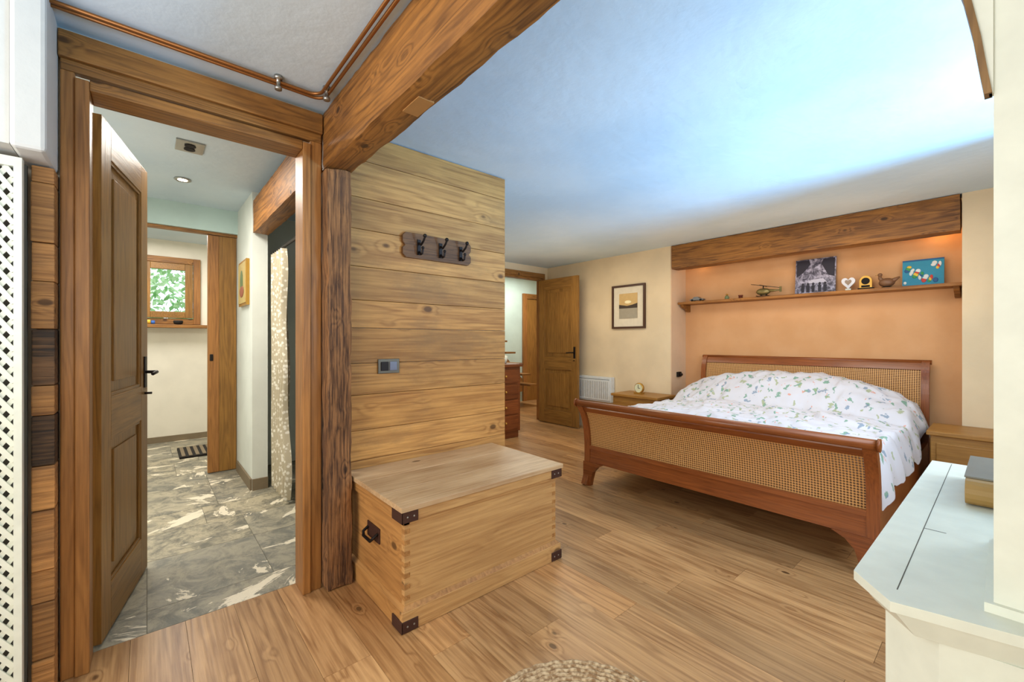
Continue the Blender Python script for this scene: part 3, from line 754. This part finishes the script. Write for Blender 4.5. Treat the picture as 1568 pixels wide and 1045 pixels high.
b.lathe((x,4.881,Z+.075),[(.03,0),(.03,.003)],M_dark,ax='y'); b.box(x-.03,x+.03,4.881,4.884,Z+.02,Z+.038,M_dark); b.done('brass_mantel_clock',bevel=.002)
x=atu(1358,4.9); b=B(); mb=flat('bird_brown',srgb(120,84,56),.5)
b.lathe((x,4.9,Z),[(.03,0),(.035,.008),(.02,.012)],M_dark); b.ell((x,4.9,Z+.048),(.055,.04,.040),mb); b.tube([(x-.025,4.9,Z+.06),(x-.045,4.9,Z+.09),(x-.045,4.9,Z+.115)],[.022,.014,.012],mb); b.ell((x-.045,4.9,Z+.12),(.017,.014,.015),mb)
b.tube([(x-.055,4.9,Z+.12),(x-.078,4.9,Z+.116)],[.005,.001],M_brass); b.tube([(x+.03,4.9,Z+.055),(x+.085,4.9,Z+.09)],[.024,.006],mb); b.done('bird_figurine')

# ---------------- white hutch ----------------
zt=.85
top=[(-.151,.818),(-.101,.757),(.014,.785),(.47,.80),(.47,1.745),(-.14,1.745)]
def inset(p,d):
    cxx,cyy=.17,1.27
    return [(x+(d if x<cxx else 0),y+(d if y<cyy else -d)) for x,y in p]
b=B()
b.prism(top,zt-.014,zt,M_white,'z')
b.prism(inset(top,.022),zt-.045,zt-.014,M_white,'z',top=inset(top,.004))
body=[(-.118,.845),(-.057,.79),(.03,.80),(.468,.815),(.468,1.71),(-.105,1.71)]
b.prism(body,.08,zt-.045,M_white,'z'); b.prism(inset(body,-.012),0.001,.08,M_white,'z')
b.box(-.035,-.02,.787,.80,.14,.76,M_white); b.box(-.02,.42,.787,.80,.745,.76,M_white); b.box(-.02,.42,.787,.80,.14,.155,M_white)
b.box(-.1,-.0987,.80,1.73,zt,zt+.0004,M_gap); b.box(-.1,-.07,1.10,1.102,zt,zt+.0004,M_gap)
b.box(-.010,.468,.83,1.10,zt,2.05,M_white)
b.box(-.018,.468,.822,1.108,zt,zt+.012,M_white)
cv=[(-.014,1.52),(-.018,1.55),(-.024,1.60),(-.033,1.655),(-.055,1.75),(-.085,1.83),(-.085,1.86)]
b.prism(cv+[(-.01,1.86),(-.01,1.52)],.826,.838,M_white,'y')
M_oliv=wood('cornice_wood',srgb(150,114,64),srgb(96,68,34),'z',1.4,knots=False)
b.prism([(x-.004,z) for x,z in cv]+[(x+.003,z) for x,z in cv[::-1]],.822,.842,M_oliv,'y')
b.done('white_hutch',bevel=.003)
b=B(); mbk2=flat('book_spine',srgb(150,116,60),.6); mpg=flat('book_cover_grey',srgb(112,108,96),.5)
pts=[]
for i in range(9):
    a=math.pi/2+math.pi*i/8; pts.append((1.33+.022*math.cos(a),.879+.026*math.sin(a)))
pts+= [(1.58,.853),(1.58,.905)]
b.prism(pts,-.056,.15,mbk2,'x'); b.box(-.058,.152,1.34,1.585,.9055,.909,mpg); b.done('hardback_book')

# rug
b=B(); mr=rugm(); cxr,cyr=-.785,.96
for i in range(17):
    R=.345-i*.0195; n=96
    pts=[(cxr+(R+.002*math.sin(j*2.1))*math.cos(2*math.pi*j/n),cyr+(R+.002*math.sin(j*2.1))*math.sin(2*math.pi*j/n),.011+.0015*math.sin(j*2.1)) for j in range(n+1)]
    b.tube(pts,.0095,mr,seg=8,caps=False)
b.lathe((cxr,cyr,.002),[(.33,0),(.33,.008)],mr,seg=48)
b.done('round_braided_rug')

# ---------------- lights ----------------
def area(name,loc,target,size,power,col,sy=None,spread=180):
    l=bpy.data.lights.new(name,'AREA'); l.energy=power; l.color=col; l.size=size
    if sy: l.shape='RECTANGLE'; l.size_y=sy
    l.spread=math.radians(spread)
    o=bpy.data.objects.new(name,l); S.collection.objects.link(o); o.location=loc
    o.rotation_euler=(Vector(target)-Vector(loc)).to_track_quat('-Z','Y').to_euler(); return o
def point(name,loc,power,col,r=.1):
    l=bpy.data.lights.new(name,'POINT'); l.energy=power; l.color=col; l.shadow_soft_size=r
    o=bpy.data.objects.new(name,l); S.collection.objects.link(o); o.location=loc; return o
area('window_daylight',(2.0,3.15,.75),(-1.0,2.9,2.4),.35,100,(.22,.58,1),.7,spread=100)
area('window_soft',(.66,2.45,1.5),(-2,2.9,.6),1.7,24,(.82,.9,1),1.1)
area('room_fill_south',(-.9,-2.2,1.6),(-1.4,2,1.0),2.2,66,(1,.96,.9),1.4)
area('bounce_south',(-.8,-1.3,1.2),(-.9,-.9,2.4),1.2,16,(.58,.74,1),1.2)
area('left_fill',(-.5,-.6,1.5),(-2.2,-.1,.7),.7,7,(1,.97,.92))
area('room_fill_ceiling',(-3.3,3.3,2.25),(-3.3,3.3,0),1.0,20,(1,.88,.68),1.0)
area('room_fill_bed',(-1.0,3.6,2.28),(-1.0,3.6,0),.7,15,(1,.88,.7))  # added fill shining down near the bed, not an actual ceiling fixture
area('ceiling_fill_bed',(-1.3,4.3,1.32),(-1.3,4.3,2.3),1.8,5,(1,.62,.28),.4)  # added warm fill, unseen from below, tints the ceiling by the niche
area('ceiling_fill_west',(-3.4,3.5,1.32),(-3.4,3.6,2.3),1.2,4.5,(1,.74,.42),1.2)  # added upward fill to warm the western ceiling, no lamp stands here
point('niche_lamp_right',(-.35,4.93,2.12),.8,(1,.55,.2),.05)
point('niche_lamp_left',(-2.35,4.93,2.12),.35,(1,.6,.25),.05)
area('hall_downlight_a',(-3.3,.0,2.36),(-3.3,.0,0),.6,34,(1,.95,.86))
area('bath_light',(-5.6,.0,2.36),(-5.6,.0,0),.7,30,(1,.95,.88))
point('hall_bounce',(-3.2,-.5,1.3),12,(1,.97,.94),.25)
area('corridor_light',(-5.5,5.2,2.45),(-5.5,5.2,0),.8,30,(1,.95,.85))
w=bpy.data.worlds.new('World'); S.world=w; w.use_nodes=True
bg=w.node_tree.nodes['Background']; bg.inputs[0].default_value=(.8,.92,1,1); bg.inputs[1].default_value=2.2

# ---------------- camera ----------------
cam=bpy.data.cameras.new('Camera'); co=bpy.data.objects.new('Camera',cam); S.collection.objects.link(co)
cam.sensor_width=36; cam.lens=14.92; cam.clip_start=.02
co.location=(0,0,1.2); co.rotation_euler=(math.pi/2,0,math.radians(49.3))
S.camera=co
